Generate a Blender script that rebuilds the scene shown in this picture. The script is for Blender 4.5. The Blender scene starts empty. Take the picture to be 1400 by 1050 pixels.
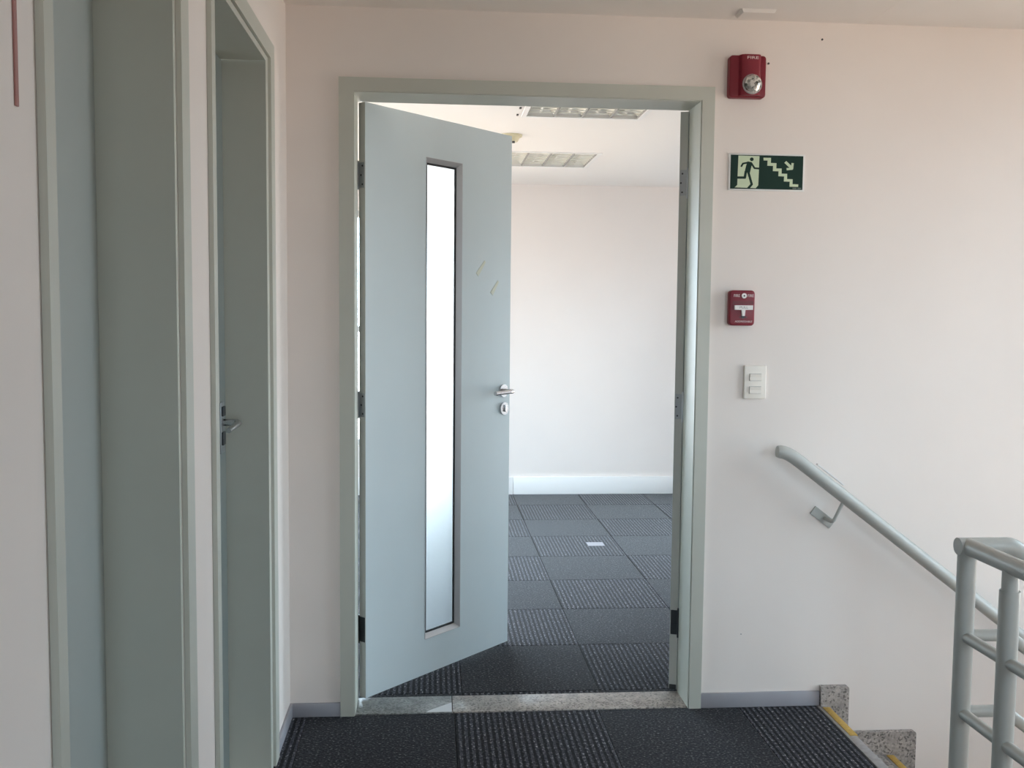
import bpy, bmesh, math, random
from mathutils import Vector, Matrix
import numpy as np
random.seed(7)
sc = bpy.context.scene
COL = sc.collection

# ------------------------------------------------------------------ camera
F_PX, CAM_H = 1354.85, 1.3763
cam_d = bpy.data.cameras.new('camera'); cam = bpy.data.objects.new('camera', cam_d); COL.objects.link(cam)
cam_d.sensor_fit = 'HORIZONTAL'; cam_d.sensor_width = 36.0; cam_d.lens = F_PX / 1400 * 36.0
cam_d.clip_start = 0.02
_r = Vector((0.99676172, -0.07986171, 0.00939009)); _u = Vector((-0.00362005, 0.0720905, 0.99739153))
_f = _u.cross(_r).normalized()
M = Matrix((_r, _u, -_f)).transposed().to_4x4(); M.translation = Vector((0, 0, CAM_H))
cam.matrix_world = M
sc.camera = cam

# ------------------------------------------------------------------ light
sc.view_settings.view_transform = 'Standard'; sc.view_settings.look = 'None'
sc.view_settings.gamma = 1.0; sc.view_settings.use_curve_mapping = False
sc.view_settings.exposure = 0.0
sc.cycles.use_denoising = True
sc.cycles.max_bounces = 14; sc.cycles.diffuse_bounces = 8; sc.cycles.transparent_max_bounces = 12
sc.cycles.sample_clamp_indirect = 8.0
SKY = (0.665, 0.855, 1.0); SKY_STRENGTH = 13.0
w = bpy.data.worlds.new('overcast_sky'); sc.world = w; w.use_nodes = True
nt = w.node_tree; bg = nt.nodes['Background']; bg.inputs['Color'].default_value = (*SKY, 1)
tc = nt.nodes.new('ShaderNodeTexCoord'); sp = nt.nodes.new('ShaderNodeSeparateXYZ'); rp = nt.nodes.new('ShaderNodeValToRGB')
nt.links.new(tc.outputs['Generated'], sp.inputs[0])
mr = nt.nodes.new('ShaderNodeMapRange'); mr.inputs[1].default_value = -1; mr.inputs[2].default_value = 1
nt.links.new(sp.outputs['Z'], mr.inputs[0]); nt.links.new(mr.outputs[0], rp.inputs[0])
e = rp.color_ramp.elements
e[0].position = 0.40; e[0].color = (0.55, 0.455, 0.365, 1)
e[1].position = 0.52; e[1].color = (*SKY, 1)
nt.links.new(rp.outputs[0], bg.inputs['Color']); bg.inputs['Strength'].default_value = SKY_STRENGTH

def portal(name, loc, rot, sx, sy):
    l = bpy.data.lights.new(name, 'AREA'); l.shape = 'RECTANGLE'; l.size = sx; l.size_y = sy
    l.cycles.is_portal = True
    o = bpy.data.objects.new(name, l); COL.objects.link(o); o.location = loc; o.rotation_euler = rot
    return o

# ------------------------------------------------------------------ measured layout (metres; camera stands at x = y = 0)
D = 3.3291            # lobby face of the wall with the double door
B = 3.4735            # room face of that wall
XL = -0.477           # left wall
ZC, ZR = 2.3634, 2.335
E_ = 7.442            # far wall of the room
XR = 3.1              # stairwell window wall
YB = -2.8             # wall behind the camera
RX0, RX1 = -2.4, 2.4  # room side walls
EDGE = 1.397          # landing edge
OL, OR, OZ = -0.2572, 0.8962, 2.0905
WF = (-2.2, 0.42, 0.37, 2.12)   # room window in far wall x0,x1,z0,z1
WS = (3.62, 7.35, 0.04, 2.22)      # room window in side wall y0,y1,z0,z1
WL = (2.1, 3.12, 0.2, 2.30)       # stairwell window y0,y1,z0,z1
WQ = (1.9, 2.6, 0.80, 2.10)     # added unseen window beside the stair flight x0,x1,z0,z1
WR = (0.2, 1.1, 0.4, 2.0)       # added fill window behind the camera x0,x1,z0,z1
WE = (4.7, 6.9, 0.03, 1.75)      # room window in the other side wall y0,y1,z0,z1

portal('window_portal_far', ((WF[0]+WF[1])/2, E_ + 0.1, (WF[2]+WF[3])/2), (-math.pi/2, 0, 0), WF[1]-WF[0], WF[3]-WF[2])
portal('window_portal_side', (RX0 - 0.1, (WS[0]+WS[1])/2, (WS[2]+WS[3])/2), (0, -math.pi/2, 0), WS[3]-WS[2], WS[1]-WS[0])
portal('added_portal_rear', ((WR[0]+WR[1])/2, YB - 0.1, (WR[2]+WR[3])/2), (math.pi/2, 0, 0), WR[1]-WR[0], WR[3]-WR[2])  # portal of the added fill window
portal('added_portal_flight', ((WQ[0]+WQ[1])/2, 0.3, (WQ[2]+WQ[3])/2), (math.pi/2, 0, 0), WQ[1]-WQ[0], WQ[3]-WQ[2])  # portal of the added window by the flight
portal('window_portal_right', (RX1 + 0.1, (WE[0]+WE[1])/2, (WE[2]+WE[3])/2), (0, math.pi/2, 0), WE[3]-WE[2], WE[1]-WE[0])
portal('window_portal_stairs', (XR + 0.1, (WL[0]+WL[1])/2, (WL[2]+WL[3])/2), (0, math.pi/2, 0), WL[3]-WL[2], WL[1]-WL[0])

# ------------------------------------------------------------------ materials
def mat(name, col, rough=0.5, metal=0.0, noise=0.0, nscale=30, bump=0.0, bscale=200, spec=0.5):
    m = bpy.data.materials.new(name); m.use_nodes = True
    n = m.node_tree.nodes; l = m.node_tree.links; b = n['Principled BSDF']
    b.inputs['Base Color'].default_value = (*col, 1); b.inputs['Roughness'].default_value = rough
    b.inputs['Metallic'].default_value = metal; b.inputs['Specular IOR Level'].default_value = spec
    g = n.new('ShaderNodeNewGeometry')
    if noise:
        t = n.new('ShaderNodeTexNoise'); t.inputs['Scale'].default_value = nscale; t.inputs['Detail'].default_value = 4
        l.new(g.outputs['Position'], t.inputs['Vector'])
        r = n.new('ShaderNodeValToRGB'); r.color_ramp.elements[0].position = 0.3; r.color_ramp.elements[1].position = 0.7
        r.color_ramp.elements[0].color = (*[c*(1-noise) for c in col], 1); r.color_ramp.elements[1].color = (*[min(1, c*(1+noise)) for c in col], 1)
        l.new(t.outputs[0], r.inputs[0]); l.new(r.outputs[0], b.inputs['Base Color'])
    if bump:
        t2 = n.new('ShaderNodeTexNoise'); t2.inputs['Scale'].default_value = bscale; t2.inputs['Detail'].default_value = 3
        l.new(g.outputs['Position'], t2.inputs['Vector'])
        bp = n.new('ShaderNodeBump'); bp.inputs['Strength'].default_value = bump; bp.inputs['Distance'].default_value = 0.002
        l.new(t2.outputs[0], bp.inputs['Height']); l.new(bp.outputs[0], b.inputs['Normal'])
    return m

m_wall = mat('lobby_wall_paint', (0.82, 0.755, 0.71), 0.7, noise=0.015, nscale=3, bump=0.06, bscale=260, spec=0.25)
m_roomwall = mat('room_wall_paint', (0.80, 0.75, 0.72), 0.7, noise=0.01, nscale=3, spec=0.25)
m_ceil = mat('ceiling_paint', (0.82, 0.78, 0.745), 0.8, noise=0.01, nscale=4, spec=0.2)
m_roomceil = mat('room_ceiling_paint', (0.88, 0.87, 0.855), 0.8, spec=0.2)
m_door = mat('grey_green_door_paint', (0.565, 0.635, 0.655), 0.42, noise=0.012, nscale=6, bump=0.02, bscale=120)
m_frame = mat('grey_green_frame_paint', (0.525, 0.535, 0.475), 0.45, noise=0.02, nscale=6)
m_sidedoor = mat('grey_blue_side_leaf', (0.44, 0.485, 0.475), 0.42, noise=0.012, nscale=6)  # even tone, darker than the double door, for the near narrow leaf
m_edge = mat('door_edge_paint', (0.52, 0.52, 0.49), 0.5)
m_sidedoor2 = mat('dark_grey_green_side_leaf', (0.25, 0.29, 0.28), 0.42)  # even tone, darkest of the leaves, for the narrow door by the corner
m_base = mat('grey_baseboard', (0.35, 0.345, 0.375), 0.5, noise=0.03, nscale=10)
m_white = mat('white_trim', (0.84, 0.85, 0.85), 0.45)
m_alu = mat('brushed_aluminium', (0.62, 0.60, 0.60), 0.38, 0.85)
m_bead = mat('grey_glazing_bead', (0.46, 0.45, 0.455), 0.4, 0.4)
m_gasket = mat('black_gasket', (0.012, 0.012, 0.014), 0.6)
m_steel = mat('satin_steel', (0.62, 0.61, 0.62), 0.25, 1.0)
m_hinge = mat('zinc_hinge', (0.42, 0.44, 0.46), 0.4, 0.8)
m_dark = mat('dark_metal', (0.055, 0.06, 0.065), 0.4, 0.5)
m_screw = mat('dark_screw', (0.06, 0.06, 0.065), 0.4, 0.6)
m_rail = mat('grey_rail_enamel', (0.43, 0.435, 0.41), 0.38, noise=0.03, nscale=14)
m_red = mat('red_plastic', (0.205, 0.016, 0.030), 0.35, spec=0.35)
m_redlight = mat('faded_red_plastic', (0.38, 0.17, 0.15), 0.5)
m_ink = mat('white_print', (0.80, 0.68, 0.68), 0.5)
m_pull = mat('white_plastic', (0.80, 0.77, 0.75), 0.4)
m_grey = mat('grey_print', (0.30, 0.29, 0.29), 0.5)
m_switch = mat('cream_plastic', (0.80, 0.75, 0.68), 0.4)
m_signw = mat('sign_white', (0.75, 0.75, 0.73), 0.5)
m_signg = mat('sign_dark_green', (0.014, 0.038, 0.029), 0.6, spec=0.15)
m_signl = mat('sign_pale_green', (0.58, 0.68, 0.48), 0.5)
m_signs = mat('sign_small_print', (0.12, 0.15, 0.13), 0.5)
m_yellow = mat('ochre_strip', (0.50, 0.32, 0.075), 0.6, noise=0.15, nscale=90)
m_nose = mat('grey_nosing', (0.30, 0.285, 0.28), 0.5, noise=0.15, nscale=60)
m_card = mat('pale_grey_card', (0.36, 0.36, 0.40), 0.6)
m_tape = mat('tape_residue', (0.60, 0.62, 0.52), 0.6)
m_filler = mat('pale_filler', (0.62, 0.64, 0.66), 0.6)
m_lou = mat('white_reflector', (0.80, 0.80, 0.74), 0.5)
m_blade = mat('grey_louvre_blade', (0.30, 0.30, 0.29), 0.5)
m_tube = mat('fluorescent_tube_glass', (0.85, 0.85, 0.82), 0.3)
m_det = mat('yellowed_plastic', (0.62, 0.58, 0.40), 0.5)
m_screed = mat('dark_screed', (0.02, 0.02, 0.022), 0.9)
m_conc = mat('concrete', (0.45, 0.44, 0.43), 0.8, noise=0.08, nscale=5)
m_out = mat('window_aluminium', (0.55, 0.56, 0.56), 0.4, 0.3)

def granite(name, base, dark, light):
    m = bpy.data.materials.new(name); m.use_nodes = True
    n = m.node_tree.nodes; l = m.node_tree.links; b = n['Principled BSDF']; b.inputs['Roughness'].default_value = 0.35
    g = n.new('ShaderNodeNewGeometry')
    v = n.new('ShaderNodeTexVoronoi'); v.inputs['Scale'].default_value = 170
    l.new(g.outputs['Position'], v.inputs['Vector'])
    s = n.new('ShaderNodeSeparateColor'); l.new(v.outputs['Color'], s.inputs[0])
    r = n.new('ShaderNodeValToRGB'); r.color_ramp.interpolation = 'CONSTANT'
    el = r.color_ramp.elements; el[0].position = 0; el[0].color = (*dark, 1); el[1].position = 0.16; el[1].color = (*base, 1)
    a = el.new(0.62); a.color = (*light, 1); a = el.new(0.85); a.color = (base[0]*0.72, base[1]*0.72, base[2]*0.74, 1)
    l.new(s.outputs[0], r.inputs[0])
    t = n.new('ShaderNodeTexNoise'); t.inputs['Scale'].default_value = 28; t.inputs['Detail'].default_value = 5
    l.new(g.outputs['Position'], t.inputs['Vector'])
    mx = n.new('ShaderNodeMix'); mx.data_type = 'RGBA'; mx.blend_type = 'OVERLAY'; mx.inputs[0].default_value = 0.6
    l.new(r.outputs[0], mx.inputs['A']); l.new(t.outputs[0], mx.inputs['B']); l.new(mx.outputs['Result'], b.inputs['Base Color'])
    return m
m_gran = granite('speckled_granite', (0.36, 0.325, 0.30), (0.15, 0.135, 0.125), (0.43, 0.385, 0.355))
m_gran_grey = granite('grey_granite', (0.22, 0.222, 0.215), (0.12, 0.122, 0.12), (0.29, 0.29, 0.28))

def carpet(name, ribbed):
    m = bpy.data.materials.new(name); m.use_nodes = True
    n = m.node_tree.nodes; l = m.node_tree.links; b = n['Principled BSDF']
    b.inputs['Roughness'].default_value = 0.9; b.inputs['Specular IOR Level'].default_value = 0.15
    b.inputs['Sheen Weight'].default_value = 0.28; b.inputs['Sheen Roughness'].default_value = 0.25
    g = n.new('ShaderNodeNewGeometry')
    fi = n.new('ShaderNodeTexNoise'); fi.inputs['Scale'].default_value = 150; fi.inputs['Detail'].default_value = 3
    vm = n.new('ShaderNodeVectorMath'); vm.operation = 'MULTIPLY'; vm.inputs[1].default_value = (1.0, 0.55, 1.0) if ribbed else (0.8, 1.0, 1.0)
    l.new(g.outputs['Position'], vm.inputs[0]); l.new(vm.outputs[0], fi.inputs['Vector'])
    r = n.new('ShaderNodeValToRGB'); el = r.color_ramp.elements
    el[0].position = 0.36; el[0].color = (0.008, 0.008, 0.011, 1); el[1].position = 0.60; el[1].color = (0.034, 0.034, 0.040, 1)
    a = el.new(0.70); a.color = (0.17, 0.165, 0.165, 1)
    l.new(fi.outputs[0], r.inputs[0])
    bp = n.new('ShaderNodeBump'); bp.inputs['Strength'].default_value = 0.35 if ribbed else 0.6; bp.inputs['Distance'].default_value = 0.003
    if ribbed:
        sx = n.new('ShaderNodeSeparateXYZ'); tcd = n.new('ShaderNodeTexCoord')
        l.new(tcd.outputs['Object'], sx.inputs[0])
        k = n.new('ShaderNodeMath'); k.operation = 'MULTIPLY'; k.inputs[1].default_value = 2*math.pi/0.02
        l.new(sx.outputs['X'], k.inputs[0])
        s = n.new('ShaderNodeMath'); s.operation = 'SINE'; l.new(k.outputs[0], s.inputs[0])
        mp = n.new('ShaderNodeMapRange'); mp.inputs[1].default_value = -0.45; mp.inputs[2].default_value = 0.55
        l.new(s.outputs[0], mp.inputs[0])
        mx = n.new('ShaderNodeMix'); mx.data_type = 'RGBA'; mx.blend_type = 'MIX'
        dk = n.new('ShaderNodeMix'); dk.data_type = 'RGBA'; dk.blend_type = 'MULTIPLY'; dk.inputs[0].default_value = 1
        l.new(r.outputs[0], dk.inputs['A']); dk.inputs['B'].default_value = (0.42, 0.42, 0.42, 1)
        br = n.new('ShaderNodeMix'); br.data_type = 'RGBA'; br.blend_type = 'MULTIPLY'; br.inputs[0].default_value = 1
        l.new(r.outputs[0], br.inputs['A']); br.inputs['B'].default_value = (2.5, 2.5, 2.55, 1)
        l.new(mp.outputs[0], mx.inputs[0]); l.new(dk.outputs['Result'], mx.inputs['A']); l.new(br.outputs['Result'], mx.inputs['B'])
        l.new(mx.outputs['Result'], b.inputs['Base Color'])
        ad = n.new('ShaderNodeMath'); ad.operation = 'MULTIPLY_ADD'; ad.inputs[1].default_value = 0.5
        l.new(fi.outputs[0], ad.inputs[0]); l.new(mp.outputs[0], ad.inputs[2]); l.new(ad.outputs[0], bp.inputs['Height'])
    else:
        l.new(r.outputs[0], b.inputs['Base Color']); l.new(fi.outputs[0], bp.inputs['Height'])
    l.new(bp.outputs[0], b.inputs['Normal'])
    return m
m_plain, m_rib = carpet('plain_loop_carpet', False), carpet('ribbed_carpet', True)

def clear_glass():
    m = bpy.data.materials.new('window_glass'); m.use_nodes = True
    n = m.node_tree.nodes; l = m.node_tree.links; n.remove(n['Principled BSDF']); out = n['Material Output']
    t = n.new('ShaderNodeBsdfTransparent'); g = n.new('ShaderNodeBsdfGlossy'); g.inputs['Roughness'].default_value = 0.02
    fr = n.new('ShaderNodeFresnel'); mx = n.new('ShaderNodeMixShader')
    l.new(fr.outputs[0], mx.inputs[0]); l.new(t.outputs[0], mx.inputs[1]); l.new(g.outputs[0], mx.inputs[2]); l.new(mx.outputs[0], out.inputs[0])
    return m
m_glass = clear_glass()
def frosted():
    m = bpy.data.materials.new('frosted_glass'); m.use_nodes = True
    n = m.node_tree.nodes; l = m.node_tree.links; b = n['Principled BSDF']
    b.inputs['Base Color'].default_value = (0.93, 0.97, 0.97, 1); b.inputs['Roughness'].default_value = 0.5
    b.inputs['Transmission Weight'].default_value = 1.0; b.inputs['IOR'].default_value = 1.35
    return m
m_frost = frosted()
def clear_lens():
    m = bpy.data.materials.new('clear_strobe_lens'); m.use_nodes = True
    n = m.node_tree.nodes; l = m.node_tree.links; b = n['Principled BSDF']
    b.inputs['Roughness'].default_value = 0.12; b.inputs['Metallic'].default_value = 0.6
    g = n.new('ShaderNodeNewGeometry'); v = n.new('ShaderNodeTexVoronoi'); v.inputs['Scale'].default_value = 140
    l.new(g.outputs['Position'], v.inputs['Vector']); s = n.new('ShaderNodeSeparateColor'); l.new(v.outputs['Color'], s.inputs[0])
    r = n.new('ShaderNodeValToRGB'); el = r.color_ramp.elements
    el[0].position = 0.05; el[0].color = (0.10, 0.11, 0.10, 1); el[1].position = 0.5; el[1].color = (0.80, 0.78, 0.74, 1)
    l.new(s.outputs[0], r.inputs[0]); l.new(r.outputs[0], b.inputs['Base Color'])
    bp = n.new('ShaderNodeBump'); bp.inputs['Strength'].default_value = 0.5; bp.inputs['Distance'].default_value = 0.004
    l.new(s.outputs[1], bp.inputs['Height']); l.new(bp.outputs[0], b.inputs['Normal'])
    return m
m_lens = clear_lens()

# ------------------------------------------------------------------ building helpers
MATS = {}   # world matrix of every object made here
def link(o, parent=None, local=None):
    COL.objects.link(o)
    if parent is not None: o.parent = parent
    if local is not None: o.matrix_local = local
    pm = MATS[parent.name] if parent is not None else Matrix.Identity(4)
    MATS[o.name] = pm @ (local if local is not None else Matrix.Identity(4))
    return o
def tag(o, label=None, cat=None, group=None, kind=None):
    if label: o['label'] = label
    if cat: o['category'] = cat
    if group: o['group'] = group
    if kind: o['kind'] = kind
    return o
def empty(name, loc, label, cat, kind=None, rz=0.0, group=None):
    o = bpy.data.objects.new(name, None); o.empty_display_size = 0.05
    link(o, None, Matrix.Translation(loc) @ Matrix.Rotation(rz, 4, 'Z'))
    return tag(o, label, cat, group, kind)
def finish(name, bm, m, parent=None, smooth=False, space='world', origin=None):
    """bm is given in world space (space='world') or in the parent's space (space='local')."""
    bm.normal_update()
    xs = [v.co for v in bm.verts]
    lo = Vector((min(v.x for v in xs), min(v.y for v in xs), min(v.z for v in xs)))
    hi = Vector((max(v.x for v in xs), max(v.y for v in xs), max(v.z for v in xs)))
    if space == 'world' and parent is not None:
        inv = MATS[parent.name].inverted()
        if parent.rotation_euler.z == 0 and MATS[parent.name].to_3x3() == Matrix.Identity(3):
            pass
        for v in bm.verts: v.co = inv @ v.co
        xs = [v.co for v in bm.verts]
        lo = Vector((min(v.x for v in xs), min(v.y for v in xs), min(v.z for v in xs)))
        hi = Vector((max(v.x for v in xs), max(v.y for v in xs), max(v.z for v in xs)))
    c = Vector(origin) if origin is not None else Vector(((lo.x+hi.x)/2, (lo.y+hi.y)/2, lo.z))
    for v in bm.verts: v.co -= c
    me = bpy.data.meshes.new(name); bm.to_mesh(me); bm.free()
    if smooth:
        for p in me.polygons: p.use_smooth = True
    me.materials.append(m)
    o = bpy.data.objects.new(name, me)
    link(o, parent, Matrix.Translation(c))
    if smooth == 'auto':
        me.set_sharp_from_angle(angle=math.radians(35))
    return o
def add_box(bm, x0, x1, y0, y1, z0, z1, bevel=0.0, seg=2):
    r = bmesh.ops.create_cube(bm, size=1.0)
    vs = r['verts']
    for v in vs:
        v.co = Vector(((x0+x1)/2 + v.co.x*(x1-x0), (y0+y1)/2 + v.co.y*(y1-y0), (z0+z1)/2 + v.co.z*(z1-z0)))
    if bevel:
        es = list({e for v in vs for e in v.link_edges})
        bmesh.ops.bevel(bm, geom=es, offset=bevel, segments=seg, affect='EDGES', profile=0.5)
def box(name, x0, x1, y0, y1, z0, z1, m, parent=None, bevel=0.0, seg=2, space='world'):
    bm = bmesh.new(); add_box(bm, x0, x1, y0, y1, z0, z1, bevel, seg)
    return finish(name, bm, m, parent, smooth='auto' if bevel else False, space=space)
def add_cyl(bm, p, q, r, seg=20, r2=None, cap=True):
    p, q = Vector(p), Vector(q); d = q - p
    ret = bmesh.ops.create_cone(bm, cap_ends=cap, segments=seg, radius1=r, radius2=r if r2 is None else r2, depth=d.length)
    rot = d.to_track_quat('Z', 'Y').to_matrix()
    for v in ret['verts']: v.co = rot @ v.co + (p+q)/2
def cyl(name, p, q, r, m, parent=None, seg=24, r2=None, space='world', bevel=0.0):
    bm = bmesh.new(); add_cyl(bm, p, q, r, seg, r2)
    if bevel:
        es = [e for e in bm.edges if any(len(f.verts) > 4 for f in e.link_faces)]
        bmesh.ops.bevel(bm, geom=es, offset=bevel, segments=3, affect='EDGES', profile=0.5)
    return finish(name, bm, m, parent, smooth='auto', space=space)
def add_tube(bm, pts, r, seg=20, cap=True):
    pts = [Vector(p) for p in pts]; n = len(pts); rings = []
    t0 = (pts[1]-pts[0]).normalized()
    up = Vector((0, 0, 1)) if abs(t0.z) < 0.9 else Vector((0, 1, 0))
    a = t0.cross(up).normalized()
    rad = r if isinstance(r, (list, tuple)) else [r]*n
    for i, p in enumerate(pts):
        if i == 0: t = t0
        elif i == n-1: t = (pts[-1]-pts[-2]).normalized()
        else: t = ((pts[i+1]-p).normalized() + (p-pts[i-1]).normalized()).normalized()
        a = (a - t*a.dot(t)).normalized(); b = t.cross(a)
        rings.append([bm.verts.new(p + (a*math.cos(2*math.pi*k/seg) + b*math.sin(2*math.pi*k/seg))*rad[i]) for k in range(seg)])
    for i in range(n-1):
        for k in range(seg):
            bm.faces.new((rings[i][k], rings[i][(k+1) % seg], rings[i+1][(k+1) % seg], rings[i+1][k]))
    if cap:
        bm.faces.new(list(reversed(rings[0]))); bm.faces.new(rings[-1])
def tube(name, pts, r, m, parent=None, seg=20, space='world'):
    bm = bmesh.new(); add_tube(bm, pts, r, seg)
    bmesh.ops.recalc_face_normals(bm, faces=bm.faces[:])
    return finish(name, bm, m, parent, smooth='auto', space=space)
def add_prism(bm, poly, to3, d):
    """poly of 2-D points, to3(u, v, w) -> 3-D, extruded over w = 0..d"""
    a = [bm.verts.new(to3(u, v, 0)) for u, v in poly]; b = [bm.verts.new(to3(u, v, d)) for u, v in poly]
    n = len(poly)
    bm.faces.new(a); bm.faces.new(list(reversed(b)))
    for i in range(n): bm.faces.new((a[i], b[i], b[(i+1) % n], a[(i+1) % n]))
def rrect(x0, x1, y0, y1, r, n=6):
    out = []
    for cx, cy, a0 in ((x1-r, y1-r, 0), (x0+r, y1-r, 90), (x0+r, y0+r, 180), (x1-r, y0+r, 270)):
        for k in range(n+1):
            a = math.radians(a0 + 90*k/n); out.append((cx + r*math.cos(a), cy + r*math.sin(a)))
    return out
def grid_slab(name, ua, ub, wa, to3, holes, m, parent=None):
    """slab spanning ua x ub with rectangular holes (u0,u1,v0,v1), w from wa[0] to wa[1]; one clean closed mesh"""
    us = sorted({ua[0], ua[1], *[h[0] for h in holes], *[h[1] for h in holes]}); us = [u for u in us if ua[0] <= u <= ua[1]]
    vs = sorted({ub[0], ub[1], *[h[2] for h in holes], *[h[3] for h in holes]}); vs = [v for v in vs if ub[0] <= v <= ub[1]]
    bm = bmesh.new(); cache = {}
    def V(u, v, w):
        k = (u, v, w)
        if k not in cache: cache[k] = bm.verts.new(to3(u, v, w))
        return cache[k]
    def solid(i, j):
        if not (0 <= i < len(us)-1 and 0 <= j < len(vs)-1): return False
        cu, cv = (us[i]+us[i+1])/2, (vs[j]+vs[j+1])/2
        return not any(h[0] < cu < h[1] and h[2] < cv < h[3] for h in holes)
    for i in range(len(us)-1):
        for j in range(len(vs)-1):
            if not solid(i, j): continue
            u0, u1, v0, v1 = us[i], us[i+1], vs[j], vs[j+1]
            for w in wa: bm.faces.new((V(u0, v0, w), V(u1, v0, w), V(u1, v1, w), V(u0, v1, w)))
            for di, dj, p, q in ((-1, 0, (u0, v0), (u0, v1)), (1, 0, (u1, v0), (u1, v1)), (0, -1, (u0, v0), (u1, v0)), (0, 1, (u0, v1), (u1, v1))):
                if not solid(i+di, j+dj):
                    bm.faces.new((V(*p, wa[0]), V(*q, wa[0]), V(*q, wa[1]), V(*p, wa[1])))
    bmesh.ops.recalc_face_normals(bm, faces=bm.faces[:])
    return finish(name, bm, m, parent)
XZ = lambda u, v, w: Vector((u, w, v))
YZ = lambda u, v, w: Vector((w, u, v))
XY = lambda u, v, w: Vector((u, v, w))
def structure(o, label, cat): return tag(o, label, cat, kind='structure')
def text(name, s, size, to_m, m, parent, width=None, space='world', depth=0.0003):
    """flat lettering; to_m maps text space (x right, y up, z out) into the given space"""
    cu = bpy.data.curves.new(name, 'FONT'); cu.body = s; cu.size = size; cu.align_x = 'CENTER'; cu.align_y = 'CENTER'; cu.extrude = depth; cu.resolution_u = 3
    t = bpy.data.objects.new(name, cu); COL.objects.link(t)
    bpy.context.view_layer.update()
    me = bpy.data.meshes.new_from_object(t.evaluated_get(bpy.context.evaluated_depsgraph_get()))
    bpy.data.objects.remove(t); bpy.data.curves.remove(cu)
    bm = bmesh.new(); bm.from_mesh(me); bpy.data.meshes.remove(me)
    if width:
        x0 = min(v.co.x for v in bm.verts); x1 = max(v.co.x for v in bm.verts); k = width/(x1-x0)
        for v in bm.verts: v.co.x *= k
    for v in bm.verts: v.co = to_m @ v.co
    return finish(name, bm, m, parent, space=space)

# ------------------------------------------------------------------ the shell
DOOR1 = (1.290, 1.905, 2.10)    # rough openings in the left wall: y0, y1, head
DOOR2 = (2.215, 2.945, 2.10)
structure(grid_slab('wall_back', (-0.68, XR+0.2), (-2.6, 2.6), (D, B), XZ, [(OL-0.03, OR+0.03, -0.05, OZ+0.025)], m_wall),
          'off-white painted wall around the open double door', 'wall')
structure(grid_slab('wall_left', (YB-0.2, D), (-0.2, 2.6), (XL-0.2, XL), YZ,
          [(DOOR1[0], DOOR1[1], 0.0, DOOR1[2]), (DOOR2[0], DOOR2[1], 0.0, DOOR2[2])], m_wall),
          'off-white painted side wall holding the two narrow recessed doors', 'wall')
structure(grid_slab('wall_rear', (XL-0.2, 1.46), (-1.5, 2.6), (YB-0.2, YB), XZ, [WR], m_wall), 'off-white wall behind the landing with an added fill window', 'wall')
structure(grid_slab('wall_right', (0.4, D), (-2.6, 2.6), (XR, XR+0.2), YZ, [WL], m_wall), 'off-white stairwell wall with a tall window', 'wall')
structure(grid_slab('wall_flight_added', (1.46, XR), (-1.5, ZC), (0.4, 0.6), XZ, [WQ], m_wall), 'added unseen off-white wall beside the stair flight with an added window', 'wall')  # unseen wall added to carry the extra window
structure(box('wall_shade_added', 1.32, 1.46, YB, 1.55, -1.5, ZC, m_wall), 'added unseen off-white wall shading the left wall, where the guard railing ends', 'wall')  # unseen wall added to keep stairwell light off the left wall
structure(box('ceiling', XL-0.2, 1.46, YB-0.2, D, ZC, ZC+0.2, m_ceil), 'plain off-white ceiling above the landing', 'ceiling')
structure(box('ceiling', 1.4605, XR+0.2, 0.4, D, ZC, ZC+0.2, m_ceil), 'plain off-white ceiling above the stairs', 'ceiling')
# room behind the door
LIGHTS = [(0.4400, 1.0150, 4.325, 4.900), (0.4250, 1.0000, 5.965, 6.540)]
structure(grid_slab('wall_far', (RX0-0.2, RX1+0.2), (-0.2, 2.6), (E_, E_+0.2), XZ, [WF], m_roomwall), 'white far wall of the bright empty room', 'wall')
structure(grid_slab('wall_side', (B, E_), (-0.2, 2.6), (RX0-0.2, RX0), YZ, [WS], m_roomwall), 'white side wall of the empty room holding a window', 'wall')
structure(grid_slab('wall_side', (B, E_), (-0.2, 2.6), (RX1, RX1+0.2), YZ, [WE], m_roomwall), 'white side wall of the empty room opposite the first, with a window', 'wall')
structure(grid_slab('ceiling', (RX0-0.2, RX1+0.2), (B, E_), (ZR, ZR+0.12), XY, LIGHTS, m_roomceil), 'white ceiling of the empty room with square light recesses', 'ceiling')
box_inner = grid_slab('wall_partition', (RX0, RX1), (-0.2, 2.6), (B, B+0.012), XZ, [(OL-0.03, OR+0.03, -0.05, OZ+0.025)], m_roomwall)
structure(box_inner, 'white room-side face of the wall around the double door', 'wall')

def window(name, axis, a0, a1, z0, z1, w0, w1, nx, nz, label):
    to = XZ if axis == 'x' else YZ
    e = empty(name, to((a0+a1)/2, z0, (w0+w1)/2), label, 'window', 'structure')
    fw = 0.045
    cells = []
    for i in range(nx):
        for j in range(nz):
            cells.append((a0+fw+(a1-a0-fw)*i/nx, a0+(a1-a0-fw)*(i+1)/nx, z0+fw+(z1-z0-fw)*j/nz, z0+(z1-z0-fw)*(j+1)/nz))
    grid_slab('window_frame', (a0, a1), (z0, z1), (w0, w1), to, cells, m_out, e)
    mid = (w0+w1)/2
    for c in cells:
        bm = bmesh.new(); p = [to(c[0]-.006, c[2]-.006, mid-.003), to(c[1]+.006, c[3]+.006, mid+.003)]
        add_box(bm, p[0].x, p[1].x, p[0].y, p[1].y, p[0].z, p[1].z); finish('pane', bm, m_glass, e)
window('window_1', 'x', *WF, E_+0.05, E_+0.11, 3, 2, 'wide aluminium window in the far wall behind the open leaf')
window('window_2', 'y', *WS, RX0-0.11, RX0-0.05, 3, 2, 'aluminium window in the side wall of the empty room')
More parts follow.
